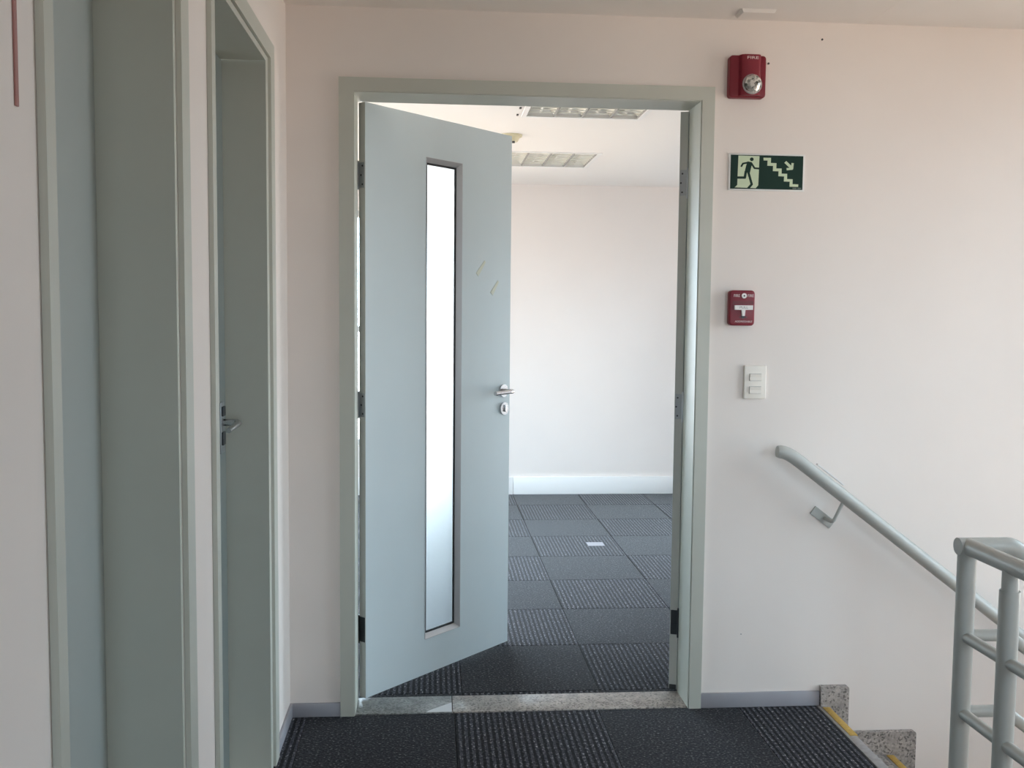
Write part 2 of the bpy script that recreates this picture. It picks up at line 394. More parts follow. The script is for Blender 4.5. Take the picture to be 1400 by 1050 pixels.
window('window_fill_added', 'x', *WR, YB-0.11, YB-0.05, 2, 2, 'added aluminium fill window behind the landing')  # unseen window added for weak fill from behind
window('window_5', 'y', *WE, RX1+0.05, RX1+0.11, 2, 2, 'aluminium window at the hidden end of the empty room')
window('window_flight_added', 'x', *WQ, 0.44, 0.50, 2, 2, 'added unseen aluminium window beside the stair flight')  # unseen window added to brighten the wall above the stairs
window('window_3', 'y', *WL, XR+0.05, XR+0.11, 3, 3, 'tall aluminium window lighting the stairwell')

# floors -----------------------------------------------------------
landing = structure(box('floor', XL-0.2, EDGE-0.036, YB-0.2, D, -0.2, -0.006, m_screed), 'landing floor laid with dark carpet tiles', 'floor')
roomfl = structure(box('floor', RX0, RX1, B, E_, -0.2, -0.006, m_screed), 'empty room floor laid with plain and ribbed carpet tiles', 'floor')
_tm = {}
def tile(parent, x0, x1, y0, y1, ribbed):
    g = 0.0008; k = (round(x1-x0, 4), round(y1-y0, 4), ribbed)
    if k not in _tm:
        bm = bmesh.new(); hx, hy = (x1-x0)/2-g, (y1-y0)/2-g; b = 0.0022
        lo = [bm.verts.new((sx*hx, sy*hy, 0)) for sx, sy in ((-1, -1), (1, -1), (1, 1), (-1, 1))]
        md = [bm.verts.new((sx*hx, sy*hy, 0.0042)) for sx, sy in ((-1, -1), (1, -1), (1, 1), (-1, 1))]
        tp = [bm.verts.new((sx*(hx-b), sy*(hy-b), 0.006)) for sx, sy in ((-1, -1), (1, -1), (1, 1), (-1, 1))]
        bm.faces.new(list(reversed(lo))); bm.faces.new(tp)
        for a, c in ((lo, md), (md, tp)):
            for i in range(4): bm.faces.new((a[i], a[(i+1) % 4], c[(i+1) % 4], c[i]))
        me = bpy.data.meshes.new('carpet_tile'); bm.to_mesh(me); bm.free(); me.materials.append(m_rib if ribbed else m_plain); _tm[k] = me
    o = bpy.data.objects.new('carpet_tile', _tm[k])
    wm = Matrix.Translation(((x0+x1)/2, (y0+y1)/2, -0.006))
    link(o, parent, MATS[parent.name].inverted() @ wm)
def lay(parent, xa, xb, ya, yb, tx, ty, odd):
    i0, i1 = math.floor((xa-tx)/.5), math.ceil((xb-tx)/.5)
    j0, j1 = math.floor((ya-ty)/.5), math.ceil((yb-ty)/.5)
    for i in range(i0, i1):
        for j in range(j0, j1):
            x0, x1 = max(xa, tx+.5*i), min(xb, tx+.5*(i+1)); y0, y1 = max(ya, ty+.5*j), min(yb, ty+.5*(j+1))
            if x1-x0 < 0.006 or y1-y0 < 0.006: continue
            tile(parent, x0, x1, y0, y1, (i+j) % 2 == odd)
lay(landing, XL, EDGE-0.037, YB, D, 0.080, D-0.5, 0)
lay(roomfl, RX0, RX1, B+0.001, E_, 0.111, 3.507, 1)

# baseboards -------------------------------------------------------
structure(box('baseboard_back', XL+0.009, -0.3069, D-0.010, D, 0, 0.047, m_base, bevel=0.0015), 'grey baseboard between the left corner and the door frame', 'baseboard')
structure(box('baseboard_back', 0.9423, 1.3700, D-0.010, D, 0, 0.052, m_base, bevel=0.0015), 'grey baseboard between the door frame and the stone stair skirting', 'baseboard')
structure(box('baseboard_left', XL, XL+0.009, 3.032, D, 0, 0.047, m_base, bevel=0.0015), 'short grey baseboard between narrow door and wall corner', 'baseboard')
structure(box('baseboard_far', 0.618, RX1, E_-0.018, E_, 0, 0.134, m_white, bevel=0.003), 'tall white baseboard along the far wall of the room', 'baseboard')
structure(box('baseboard_far', RX0, 0.615, E_-0.018, E_, 0, 0.134, m_white, bevel=0.003), 'tall white baseboard under the far window', 'baseboard')

# ------------------------------------------------------------------ the double door
dd = empty('door_3', (0.3195, D, 0), 'pale grey-green double door standing open into the bright room', 'door', 'structure')
cl, cr, cz = -0.3067, 0.9421, 2.1373
bm = bmesh.new()
y0, y1 = D-0.012, D-0.0005
def casing(bm, cl, cr, cz, il, ir, iz, to3, d):
    for poly in ([(cl, 0), (il, 0), (il, iz), (cl, cz)], [(ir, 0), (cr, 0), (cr, cz), (ir, iz)], [(cl, cz), (il, iz), (ir, iz), (cr, cz)]):
        add_prism(bm, poly, to3, d)
    bmesh.ops.recalc_face_normals(bm, faces=bm.faces[:])
casing(bm, cl, cr, cz, OL-0.003, OR+0.003, OZ+0.003, lambda u, v, w: Vector((u, y0+w, v)), 0.0115)
finish('casing', bm, m_frame, dd)
bm = bmesh.new()
casing(bm, cl, cr, cz, OL-0.003, OR+0.003, OZ+0.003, lambda u, v, w: Vector((u, B+0.0125+w, v)), 0.008)
finish('casing', bm, m_frame, dd)
for nm, a in (('jamb', (OL-0.0295, OL)), ('jamb', (OR, OR+0.0295))):
    box(nm, a[0], a[1], D-0.007, B-0.001, 0.0005, OZ+0.02, m_frame, dd)
box('door_head', OL, OR, D-0.007, B-0.001, OZ, OZ+0.02, m_frame, dd)
# threshold stones
TJ = 0.0745
box('threshold_stone', OL, TJ-0.0012, D, B+0.0005, -0.03, 0.003, m_gran_grey, dd, bevel=0.001)
box('threshold_stone', TJ+0.0012, OR, D, B+0.0005, -0.03, 0.003, m_gran, dd, bevel=0.001)
bm = bmesh.new()
add_prism(bm, [(TJ-0.002, D+0.002), (TJ-0.002, D+0.082), (TJ-0.075, D+0.022), (TJ-0.092, D+0.002)], lambda u, v, w: Vector((u, v, 0.0031+w)), 0.0008)
bmesh.ops.recalc_face_normals(bm, faces=bm.faces[:])
tag(finish('filler_patch', bm, m_filler, dd), 'pale triangular filler patch on the grey threshold stone')

LT = 0.031
def hinge(leaf, z0, z1, mirror, m, knuckle_long=True):
    """plate on the hinge edge of a leaf; leaf space: x along leaf, y into thickness (pin side at y = LT), z up"""
    s = -1 if mirror else 1
    bm = bmesh.new()
    add_box(bm, -0.002*s if s > 0 else 0, 0 if s > 0 else 0.002, 0.003, LT, z0+0.006, z1-0.006)
    add_cyl(bm, (-0.005*s, LT+0.003, z0), (-0.005*s, LT+0.003, z1), 0.0055, 12)
    h = finish('hinge', bm, m, leaf, smooth='auto', space='local')
    for k, zz in enumerate((0.18, 0.5, 0.82)):
        z = z0 + (z1-z0)*zz; yy = 0.012 if k != 1 else 0.019
        # screws are sub-part size detail joined to the hinge look
        bm = bmesh.new(); add_cyl(bm, (-0.0028*s, yy, z), (-0.0019*s, yy, z), 0.0036, 10)
        scr.append((leaf, bm))
scr = []
ang = math.radians(47.049)
# the leaf itself is a part whose own frame is the hinge corner
def leaf_object(name, parts_bm, m, loc, rz):
    me = bpy.data.meshes.new(name); parts_bm.normal_update(); parts_bm.to_mesh(me); parts_bm.free(); me.materials.append(m)
    o = bpy.data.objects.new(name, me)
    link(o, dd, MATS[dd.name].inverted() @ Matrix.Translation(loc) @ Matrix.Rotation(rz, 4, 'Z'))
    return o
LW, LZ0, LZ1 = 0.803, 0.0085, 2.0865
HX0, HX1, HZ0, HZ1 = 0.302, 0.502, 0.1435, 1.9405
def slab_bm(us, vs, hole, wa):
    bm = bmesh.new()
    xs = [us[0], hole[0], hole[1], us[1]] if hole else list(us); zs = [vs[0], hole[2], hole[3], vs[1]] if hole else list(vs)
    cache = {}
    def V(*k):
        if k not in cache: cache[k] = bm.verts.new((k[0], k[2], k[1]))
        return cache[k]
    n = len(xs)-1
    sol = lambda i, j: 0 <= i < n and 0 <= j < n and not (hole and i == 1 and j == 1)
    for i in range(n):
        for j in range(n):
            if not sol(i, j): continue
            u0, u1, v0, v1 = xs[i], xs[i+1], zs[j], zs[j+1]
            for w in wa: bm.faces.new((V(u0, v0, w), V(u1, v0, w), V(u1, v1, w), V(u0, v1, w)))
            for di, dj, p, q in ((-1, 0, (u0, v0), (u0, v1)), (1, 0, (u1, v0), (u1, v1)), (0, -1, (u0, v0), (u1, v0)), (0, 1, (u0, v1), (u1, v1))):
                if not sol(i+di, j+dj): bm.faces.new((V(*p, wa[0]), V(*q, wa[0]), V(*q, wa[1]), V(*p, wa[1])))
    bmesh.ops.recalc_face_normals(bm, faces=bm.faces[:])
    return bm
leaf = leaf_object('door_leaf', slab_bm((0, LW), (LZ0, LZ1), (HX0, HX1, HZ0, HZ1), (0.0, LT)), m_door, (-0.2301, 3.4546, 0), ang)
box('leaf_edge', -0.0008, 0, 0.0004, LT-0.0004, LZ0, LZ1, m_edge, leaf, space='local')
# glazing: bead ring, gasket ring, pane
def ring(name, x0, x1, z0, z1, t, ya, yb, m, parent):
    bm = slab_bm((x0, x1), (z0, z1), (x0+t, x1-t, z0+t, z1-t), (ya, yb))
    return finish(name, bm, m, parent, space='local')
BW = 0.0165
bm = bmesh.new()
def rect_loop(bm, ins, y): return [bm.verts.new(p) for p in ((HX0+ins, y, HZ0+ins), (HX1-ins, y, HZ0+ins), (HX1-ins, y, HZ1-ins), (HX0+ins, y, HZ1-ins))]
loops = [rect_loop(bm, 0.0, -0.0012), rect_loop(bm, 0.0012, -0.0012), rect_loop(bm, BW, 0.0150), rect_loop(bm, BW, 0.0165), rect_loop(bm, 0.0, 0.0165)]
for a, b in zip(loops, loops[1:]+loops[:1]):
    for k in range(4): bm.faces.new((a[k], a[(k+1) % 4], b[(k+1) % 4], b[k]))
bmesh.ops.recalc_face_normals(bm, faces=bm.faces[:])
tag(finish('glazing_bead', bm, m_bead, leaf, space='local'), 'sloped grey metal glazing bead')
ring('gasket', HX0, HX1, HZ0, HZ1, BW+0.0075, 0.0166, 0.0198, m_gasket, leaf)
box('glass_pane', HX0, HX1, 0.0200, 0.0250, HZ0, HZ1, m_frost, leaf, space='local')
ring('glazing_bead', HX0, HX1, HZ0, HZ1, 0.016, 0.0252, LT+0.001, m_bead, leaf)
# lever handle, rose, lock escutcheon
hx, hz = 0.757, 1.061
bm = bmesh.new()
add_cyl(bm, (hx, -0.0001, hz), (hx, -0.009, hz), 0.0255, 32)
add_tube(bm, [(hx, -0.008, hz), (hx, -0.040, hz), (hx-0.001, -0.050, hz), (hx-0.006, -0.056, hz), (hx-0.016, -0.058, hz), (hx-0.030, -0.058, hz-0.0005), (hx-0.115, -0.056, hz-0.003)], 0.0085, 16)
bmesh.ops.recalc_face_normals(bm, faces=bm.faces[:])
tag(finish('lever_handle', bm, m_steel, leaf, smooth='auto', space='local'), 'satin steel lever handle on round rose')
bm = bmesh.new()
add_cyl(bm, (hx+0.006, -0.0001, 0.9875), (hx+0.006, -0.008, 0.9875), 0.0255, 32)
add_box(bm, hx+0.0005, hx+0.0115, -0.014, -0.008, 0.975, 1.003, 0.002)
finish('lock_escutcheon', bm, m_steel, leaf, smooth='auto', space='local')
bm = bmesh.new()
add_cyl(bm, (hx, LT+0.0001, hz), (hx, LT+0.009, hz), 0.0255, 24)
add_tube(bm, [(hx, LT+0.008, hz), (hx, LT+0.050, hz), (hx-0.016, LT+0.058, hz), (hx-0.115, LT+0.056, hz-0.003)], 0.0085, 14)
bmesh.ops.recalc_face_normals(bm, faces=bm.faces[:])
finish('lever_handle', bm, m_steel, leaf, smooth='auto', space='local')
# tape remains
for a, b in (((0.639, 1.578), (0.592, 1.524)), ((0.722, 1.503), (0.681, 1.451))):
    a, b = Vector((a[0], a[1])), Vector((b[0], b[1])); d = (b-a).normalized(); nn = Vector((-d.y, d.x))*0.0095
    bm = bmesh.new(); add_prism(bm, [tuple(a+nn*.6), tuple(a-nn*.4), tuple(b-nn), tuple(b+nn)], lambda u, v, w: Vector((u, -w, v)), 0.0012)
    bmesh.ops.recalc_face_normals(bm, faces=bm.faces[:])
    tag(finish('tape_scrap', bm, m_tape, leaf, space='local'), 'slanted scrap of old tape on the leaf')
for z0, z1, m in ((1.793, 1.891, m_hinge), (1.004, 1.099, m_hinge), (0.204, 0.305, m_dark)): hinge(leaf, z0, z1, False, m)
# narrow right-hand leaf, swung back past square
PHI = math.radians(110); RW, RT = 0.345, 0.029
rl = leaf_object('door_leaf', slab_bm((-RW, 0), (LZ0, LZ1), None, (-RT, 0.0)), m_door, (OR-0.001, B+0.003, 0), -PHI)
box('leaf_edge', 0, 0.0008, -RT+0.0004, -0.0004, LZ0, LZ1, m_edge, rl, space='local')
for z0, z1, m in ((1.785, 1.893, m_hinge), (0.992, 1.100, m_hinge), (0.203, 0.311, m_dark)):
    bm = bmesh.new()
    add_box(bm, 0.0008, 0.0026, -RT+0.003, -0.001, z0+0.010, z1-0.008)
    add_cyl(bm, (0.0025, 0.001, z0), (0.0025, 0.001, z1), 0.0042, 12)
    finish('hinge', bm, m, rl, smooth='auto', space='local')
    for k, zz in enumerate((0.2, 0.5, 0.8)):
        bm = bmesh.new(); yy = -RT*0.62 if k != 1 else -RT*0.78; z = z0+(z1-z0)*zz
        add_cyl(bm, (0.0024, yy, z), (0.0034, yy, z), 0.0032, 10); scr.append((rl, bm))
for lf, bm in scr: finish('screw', bm, m_screw, lf, space='local')
box('bolt_plate', 0.0008, 0.003, -RT+0.002, -0.002, 0.0086, 0.026, m_dark, rl, space='local')

# ------------------------------------------------------------------ the two narrow recessed doors
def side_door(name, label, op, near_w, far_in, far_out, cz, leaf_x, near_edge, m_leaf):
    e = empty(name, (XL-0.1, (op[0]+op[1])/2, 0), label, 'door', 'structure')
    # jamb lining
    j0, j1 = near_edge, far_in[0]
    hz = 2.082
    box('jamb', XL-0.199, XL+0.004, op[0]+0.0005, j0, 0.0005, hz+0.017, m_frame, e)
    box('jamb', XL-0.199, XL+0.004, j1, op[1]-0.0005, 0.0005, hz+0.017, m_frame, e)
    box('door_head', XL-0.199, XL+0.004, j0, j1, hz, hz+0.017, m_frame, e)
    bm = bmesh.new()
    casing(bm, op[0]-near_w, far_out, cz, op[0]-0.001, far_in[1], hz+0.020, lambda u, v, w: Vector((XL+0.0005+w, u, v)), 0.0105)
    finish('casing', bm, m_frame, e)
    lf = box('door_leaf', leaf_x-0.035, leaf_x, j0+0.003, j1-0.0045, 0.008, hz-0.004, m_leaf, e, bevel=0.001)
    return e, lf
d1, lf1 = side_door('door_1', 'narrow pale blue-grey door in the left wall, nearest the viewer', DOOR1, 0.032, (1.889, 1.9215), 1.980, 2.15, -0.6125, 1.306, m_sidedoor)
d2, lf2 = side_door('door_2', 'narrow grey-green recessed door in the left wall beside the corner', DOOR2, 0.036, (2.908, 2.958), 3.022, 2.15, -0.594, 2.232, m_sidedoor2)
# lock and lever of the far narrow door
bm = bmesh.new(); add_box(bm, -0.594, -0.589, 2.818, 2.866, 0.972, 1.118, 0.002)
tag(finish('lock_plate', bm, m_hinge, lf2, smooth='auto'), 'grey lock plate')
bm = bmesh.new(); add_box(bm, -0.589, -0.584, 2.824, 2.860, 1.078, 1.106, 0.002); add_box(bm, -0.589, -0.584, 2.824, 2.860, 0.996, 1.034, 0.002)
finish('lock_case', bm, m_dark, lf2, smooth='auto')
bm = bmesh.new()
add_tube(bm, [(-0.589, 2.842, 1.060), (-0.560, 2.842, 1.060), (-0.549, 2.838, 1.060), (-0.544, 2.826, 1.059), (-0.546, 2.800, 1.056), (-0.550, 2.725, 1.050)], [0.010, 0.010, 0.010, 0.010, 0.009, 0.007], 14)
bmesh.ops.recalc_face_normals(bm, faces=bm.faces[:])
tag(finish('lever_handle', bm, m_steel, lf2, smooth='auto'), 'steel lever handle')

# ------------------------------------------------------------------ stairs going down to the right
TR, RI = 0.2395, 0.180
st = empty('staircase', (EDGE+0.5, 2.85, -0.9), 'granite staircase going down along the white wall, ochre strips on its edges', 'staircase', 'thing')
SY0 = 2.392
def nosing(x, z):
    box('nosing', x-0.035, x, SY0, D-0.0005, z-0.03, z, m_nose, st, bevel=0.002)
    tag(box('anti_slip_strip', x-0.0225, x+0.003, D-0.262, D-0.030, z-0.012, z+0.0022, m_yellow, st, bevel=0.001), 'ochre strip near the wall end of the step')
nosing(EDGE, 0.0)
box('landing_edge', EDGE-0.0355, EDGE, YB, SY0-0.001, -0.2, 0.0, m_nose, landing)
for k in range(1, 7):
    z = -RI*k; xa, xb = EDGE+TR*(k-1), EDGE+TR*k
    box('riser', xa-0.035, xa-0.013, SY0, D-0.0005, z, z+RI-0.0305, m_gran, st)
    box('tread', xa-0.035, xb-0.0355, SY0, D-0.0005, z-0.03, z, m_gran, st)
    nosing(xb, z)
    box('side_stringer', xa-0.035, xb-0.0355, SY0, SY0+0.04, z-0.2, z-0.0305, m_conc, st)
# granite skirting stepping down on the wall
def skirt(x0, x1, z0, z1, r=0.010):
    bm = bmesh.new()
    poly = [(x0, z0), (x1, z0), (x1, z1-r)] + [(x1-r+r*math.cos(a), z1-r+r*math.sin(a)) for a in (math.radians(t) for t in (22, 45, 68))] + [(x1-r, z1), (x0, z1)]
    add_prism(bm, poly, lambda u, v, w: Vector((u, D-0.0205+w, v)), 0.020)
    bmesh.ops.recalc_face_normals(bm, faces=bm.faces[:])
    finish('stone_skirting', bm, m_gran, st)
skirt(1.3717, 1.4735, 0.0005, 0.0715); 
bm = bmesh.new(); add_box(bm, EDGE+0.0005, 1.4735, D-0.0205, D-0.0005, -0.26, 0.0003); finish('stone_skirting', bm, m_gran, st)
for k in range(1, 6):
    x0 = 1.474 + TR*(k-1) + (0.0122 if k > 1 else 0); x1 = 1.7256 + TR*(k-1)
    top = -0.0985 - RI*(k-1)
    skirt(x0, x1, top-0.24, top)
structure(box('floor', EDGE, XR, 0.4, D, -1.5, -1.261, m_conc), 'plain lower floor at the foot of the stairs', 'floor')

# ------------------------------------------------------------------ handrail on the wall
hr = empty('wall_handrail', (1.18, D, 0.6), 'light grey tube handrail sloping down the white wall above the stairs', 'handrail')
YH = D-0.068
pts = [(1.170, .9150), (1.180, .9140), (1.193, .9115), (1.207, .9065), (1.222, .8985), (1.238, .8880), (1.256, .8750)]
p0 = Vector((1.256, .8750)); sl = -0.7565
pts += [(x, p0.y + sl*(x-p0.x)) for x in (1.30, 1.5, 2.0, 2.6, 2.8)]
bm = bmesh.new()
rads = [0.0195, 0.0225] + [0.0225]*(len(pts)-2)
add_tube(bm, [(x, YH, z) for x, z in pts], rads, 24)
bmesh.ops.recalc_face_normals(bm, faces=bm.faces[:])
finish('rail_tube', bm, m_rail, hr, smooth='auto')
dirv = Vector((1, 0, sl)).normalized(); nrm = Vector((-dirv.z, 0, dirv.x))
def bracket(cx):
    """cx: x of the plate centre; the rod meets the rail a little further down the slope"""
    rz = p0.y + sl*(cx+0.045-p0.x)
    c = Vector((cx, D-0.0005, rz - 0.087))
    bm = bmesh.new()
    poly = [tuple((dirv*a + nrm*b)[i] for i in (0, 2)) for a, b in ((-0.044, -0.016), (0.044, -0.016), (0.044, 0.016), (-0.044, 0.016))]
    add_prism(bm, [(c.x+u, c.z+v) for u, v in poly], lambda u, v, w: Vector((u, c.y-w, v)), 0.006)
    bmesh.ops.recalc_face_normals(bm, faces=bm.faces[:])
    finish('bracket_plate', bm, m_rail, hr)
    a = c + Vector((0.008, -0.006, -0.004)); el = Vector((a.x+0.004, YH, a.z)); top = Vector((cx+0.045, YH, rz-0.022))
    tube('bracket_rod', [a, a+(el-a)*0.8, a+(el-a)*0.94+Vector((0.001, 0, 0.003)), el+(top-el)*0.12, top], 0.0065, m_rail, hr, 12)
bracket(1.362); bracket(2.25); bracket(2.7)
# thin pale plate on top of the rail
c = Vector((1.342, YH, p0.y + sl*(1.342-p0.x))) + nrm*0.0290
bm = bmesh.new()
for s in ((-0.060, 0.060),):
    v = []
    for a in s:
        for y in (-0.003, 0.012):
            for h_ in (0.0, 0.0040): v.append(bm.verts.new(c + dirv*a + Vector((0, y, 0)) + nrm*h_))
    bm.faces.new((v[0], v[1], v[3], v[2])); bm.faces.new((v[4], v[6], v[7], v[5])); bm.faces.new((v[0], v[4], v[5], v[1]))
    bm.faces.new((v[2], v[3], v[7], v[6])); bm.faces.new((v[1], v[5], v[7], v[3])); bm.faces.new((v[0], v[2], v[6], v[4]))
bmesh.ops.recalc_face_normals(bm, faces=bm.faces[:])
tag(finish('rail_plate', bm, m_pull, hr), 'thin white plate along the top of the rail')

# ------------------------------------------------------------------ guard rail of the stairwell
GX, GY = 1.334, 2.34
gd = empty('guard_railing', (GX, GY, 0), 'light grey tubular guard railing at the stair edge with double posts', 'railing')
PR, RR = 0.0228, 0.0212
ZTOP, RZ = 0.806, (0.578, 0.382, 0.186)
cyl('post', (GX, GY, 0.0), (GX, GY, ZTOP-0.012), PR, m_rail, gd, 28)
cyl('base_flange', (GX, GY, 0.0), (GX, GY, 0.006), 0.045, m_rail, gd, 28)
Y2 = 2.153
cyl('post', (GX, Y2, 0.0), (GX, Y2, 0.745), PR, m_rail, gd, 28, bevel=0.0015)
cyl('post_spigot', (GX, Y2, 0.745), (GX, Y2, ZTOP-0.012), 0.0185, m_rail, gd, 24)
cyl('base_flange', (GX, Y2, 0.0), (GX, Y2, 0.006), 0.045, m_rail, gd, 28)
YE = 1.66
cyl('post', (GX, YE, 0.0), (GX, YE, ZTOP-0.012), PR, m_rail, gd, 28)
tube('top_rail', [(GX, GY+0.0, ZTOP), (GX, 1.551, ZTOP)], RR, m_rail, gd, 28)
SLB = -RI/TR
def sloped(z, x0, xb, r, name):
    pts = [(x0, z)]
    pts += [(xb-0.018, z), (xb-0.009, z-0.0008), (xb, z-0.0034), (xb+0.009, z-0.0085), (xb+0.018, z-0.0150)]
    pts += [(xb+0.018+d, z-0.0150+SLB*d) for d in (0.05, 0.4, 1.0)]
    bm = bmesh.new(); add_tube(bm, [(x, GY, zz) for x, zz in pts], r, 26); bmesh.ops.recalc_face_normals(bm, faces=bm.faces[:])
    finish(name, bm, m_rail, gd, smooth='auto')
bm = bmesh.new()
sloped(ZTOP, 1.3085, 1.452, RR+0.0004, 'top_rail')
for z in RZ:
    tube('middle_rail', [(GX, GY, z), (GX, 1.551, z)], 0.0145, m_rail, gd, 20)
    sloped(z, GX, 1.452, 0.0150, 'middle_rail')
bm.free()
xl = 2.38
cyl('post', (xl, GY, -1.26), (xl, GY, ZTOP+SLB*(xl-1.452)-0.01), PR, m_rail, gd, 24)

# ------------------------------------------------------------------ things on the wall by the door
# strobe alarm
al = empty('fire_alarm_strobe', (1.0505, D, 2.1015), 'red fire alarm strobe with clear round lens, high beside the door frame', 'fire alarm')
ax0, ax1, az0, az1 = 0.9850, 1.1090, 2.1020, 2.2400
bm = bmesh.new()
add_prism(bm, rrect(ax0, ax1, az0, az1, 0.011), lambda u, v, w: Vector((u, D-0.0003-w, v)), 0.030)
bmesh.ops.recalc_face_normals(bm, faces=bm.faces[:])
fe = [e for e in bm.edges if all(abs(v.co.y-(D-0.0303)) < 1e-5 for v in e.verts)]
bmesh.ops.bevel(bm, geom=fe, offset=0.005, segments=3, affect='EDGES', profile=0.5)
finish('back_box', bm, m_red, al, smooth='auto')
bm = bmesh.new()
prof = [(1.0150, 0), (1.0210, 0.014), (1.0300, 0.019), (1.0760, 0.019), (1.0840, 0.014), (1.0900, 0)]
add_prism(bm, prof, lambda u, v, w: Vector((u, D-0.0304-v, az0+0.004+w)), az1-az0-0.005)
bmesh.ops.recalc_face_normals(bm, faces=bm.faces[:])
finish('front_cover', bm, m_red, al, smooth='auto')
lc = Vector((1.0560, D-0.0494, 2.1415))
bm = bmesh.new(); add_cyl(bm, lc, lc+Vector((0, -0.006, 0)), 0.0335, 32, 0.031); finish('lens_rim', bm, m_bead, al, smooth='auto')
bm = bmesh.new()
r = bmesh.ops.create_uvsphere(bm, u_segments=16, v_segments=10, radius=0.030)
for v in bm.verts: v.co = Vector((v.co.x, v.co.y*0.62, v.co.z)) + lc + Vector((0, -0.0065, 0))
bmesh.ops.bisect_plane(bm, geom=bm.verts[:]+bm.edges[:]+bm.faces[:], plane_co=lc+Vector((0, -0.0061, 0)), plane_no=(0, 1, 0), clear_outer=True)
tag(finish('lens', bm, m_lens, al), 'clear faceted strobe lens')
def wall_m(x, y, z): return Matrix.Translation((x, y, z)) @ Matrix.Rotation(math.pi/2, 4, 'X')
text('lettering', 'FIRE', 0.0125, wall_m(1.0560, D-0.0498, 2.2275), m_ink, al, width=0.038)

# pull station
ps = empty('fire_alarm_pull_station', (1.0520, D, 1.3400), 'small red fire pull station with white T-shaped handle above the light switch', 'fire alarm')
px0, px1, pz0, pz1 = 1.0055, 1.0930, 1.3405, 1.4600
bm = bmesh.new()
add_prism(bm, rrect(px0, px1, pz0, pz1, 0.012), lambda u, v, w: Vector((u, D-0.0003-w, v)), 0.026)
bmesh.ops.recalc_face_normals(bm, faces=bm.faces[:])
fe = [e for e in bm.edges if all(abs(v.co.y-(D-0.0263)) < 1e-5 for v in e.verts)]
bmesh.ops.bevel(bm, geom=fe, offset=0.005, segments=3, affect='EDGES', profile=0.5)
finish('housing', bm, m_red, ps, smooth='auto')
yf = D-0.0263
pu = lambda f: px0 + f*(px1-px0)
pv = lambda f: pz1 - f*(pz1-pz0)
# T handle: crossbar and stem (fractions of the face measured from its top left)
bm = bmesh.new()
add_prism(bm, [(pu(.175), pv(.55)), (pu(.175), pv(.425)), (pu(.895), pv(.425)), (pu(.895), pv(.55)), (pu(.60), pv(.555)), (pu(.58), pv(.725)), (pu(.475), pv(.725)), (pu(.455), pv(.555))],
          lambda u, v, w: Vector((u, yf-0.0002-w, v)), 0.008)
bmesh.ops.recalc_face_normals(bm, faces=bm.faces[:])
tag(finish('pull_handle', bm, m_pull, ps), 'white T-shaped pull handle')
box('recess_shade', pu(.12), pu(.94), yf-0.0012, yf-0.0001, pv(.40), pv(.30), mat('dark_red_recess_shade', (0.14, 0.012, 0.020), 0.5), ps)  # raised darker red strip; shade of a recess painted as colour
cyl('key_ring', (pu(.555), yf-0.0001, pv(.155)), (pu(.555), yf-0.004, pv(.155)), 0.0088, m_pull, ps, 24)
cyl('key_hole', (pu(.555), yf-0.004, pv(.155)), (pu(.555), yf-0.0046, pv(.155)), 0.0030, m_dark, ps, 14)
cyl('stem_socket', (pu(.53), yf-0.0001, pv(.757)), (pu(.53), yf-0.003, pv(.757)), 0.0050, m_dark, ps, 16)
box('socket_lip', pu(.38), pu(.70), yf-0.0030, yf-0.0001, pv(.772), pv(.750), m_dark, ps, bevel=0.0008)
text('lettering', 'FIRE', 0.0135, wall_m(pu(.27), yf-0.0004, pv(.155)), m_ink, ps, width=0.0205)
text('lettering', 'FIRE', 0.0135, wall_m(pu(.82), yf-0.0004, pv(.155)), m_ink, ps, width=0.0205)
text('lettering', 'PULL', 0.0115, wall_m(pu(.53), yf-0.0086, pv(.488)), m_grey, ps, width=0.029)
text('lettering', 'ADDRESSABLE', 0.0085, wall_m(pu(.56), yf-0.0004, pv(.885)), m_ink, ps, width=0.060)

# switch plate
sw = empty('light_switch', (1.106, D, 1.089), 'cream double light switch plate below the red pull station', 'light switch')
sx0, sx1, sz0, sz1 = 1.0670, 1.1450, 1.0890, 1.2040
bm = bmesh.new()
add_prism(bm, rrect(sx0, sx1, sz0, sz1, 0.004, 4), lambda u, v, w: Vector((u, D-0.0003-w, v)), 0.010)
bmesh.ops.recalc_face_normals(bm, faces=bm.faces[:])
fe = [e for e in bm.edges if all(abs(v.co.y-(D-0.0103)) < 1e-5 for v in e.verts)]
bmesh.ops.bevel(bm, geom=fe, offset=0.003, segments=3, affect='EDGES', profile=0.5)
finish('plate', bm, m_switch, sw, smooth='auto')
for zc in (1.1635, 1.1195):
    u0, u1, za, zb = 1.0865, 1.1265, zc-0.0115, zc+0.0115
    box('rocker_surround', u0-0.0012, u1+0.0012, D-0.0106, D-0.0102, za-0.0012, zb+0.0012, m_grey, sw)
    bm = bmesh.new()
    add_prism(bm, [(za, 0), (zb, 0), (zb, 0.0045), (zc, 0.0030), (za, 0.0055)], lambda u, v, w: Vector((u0+w, D-0.0106-v, u)), u1-u0)
    bmesh.ops.recalc_face_normals(bm, faces=bm.faces[:])
    finish('rocker', bm, m_switch, sw)

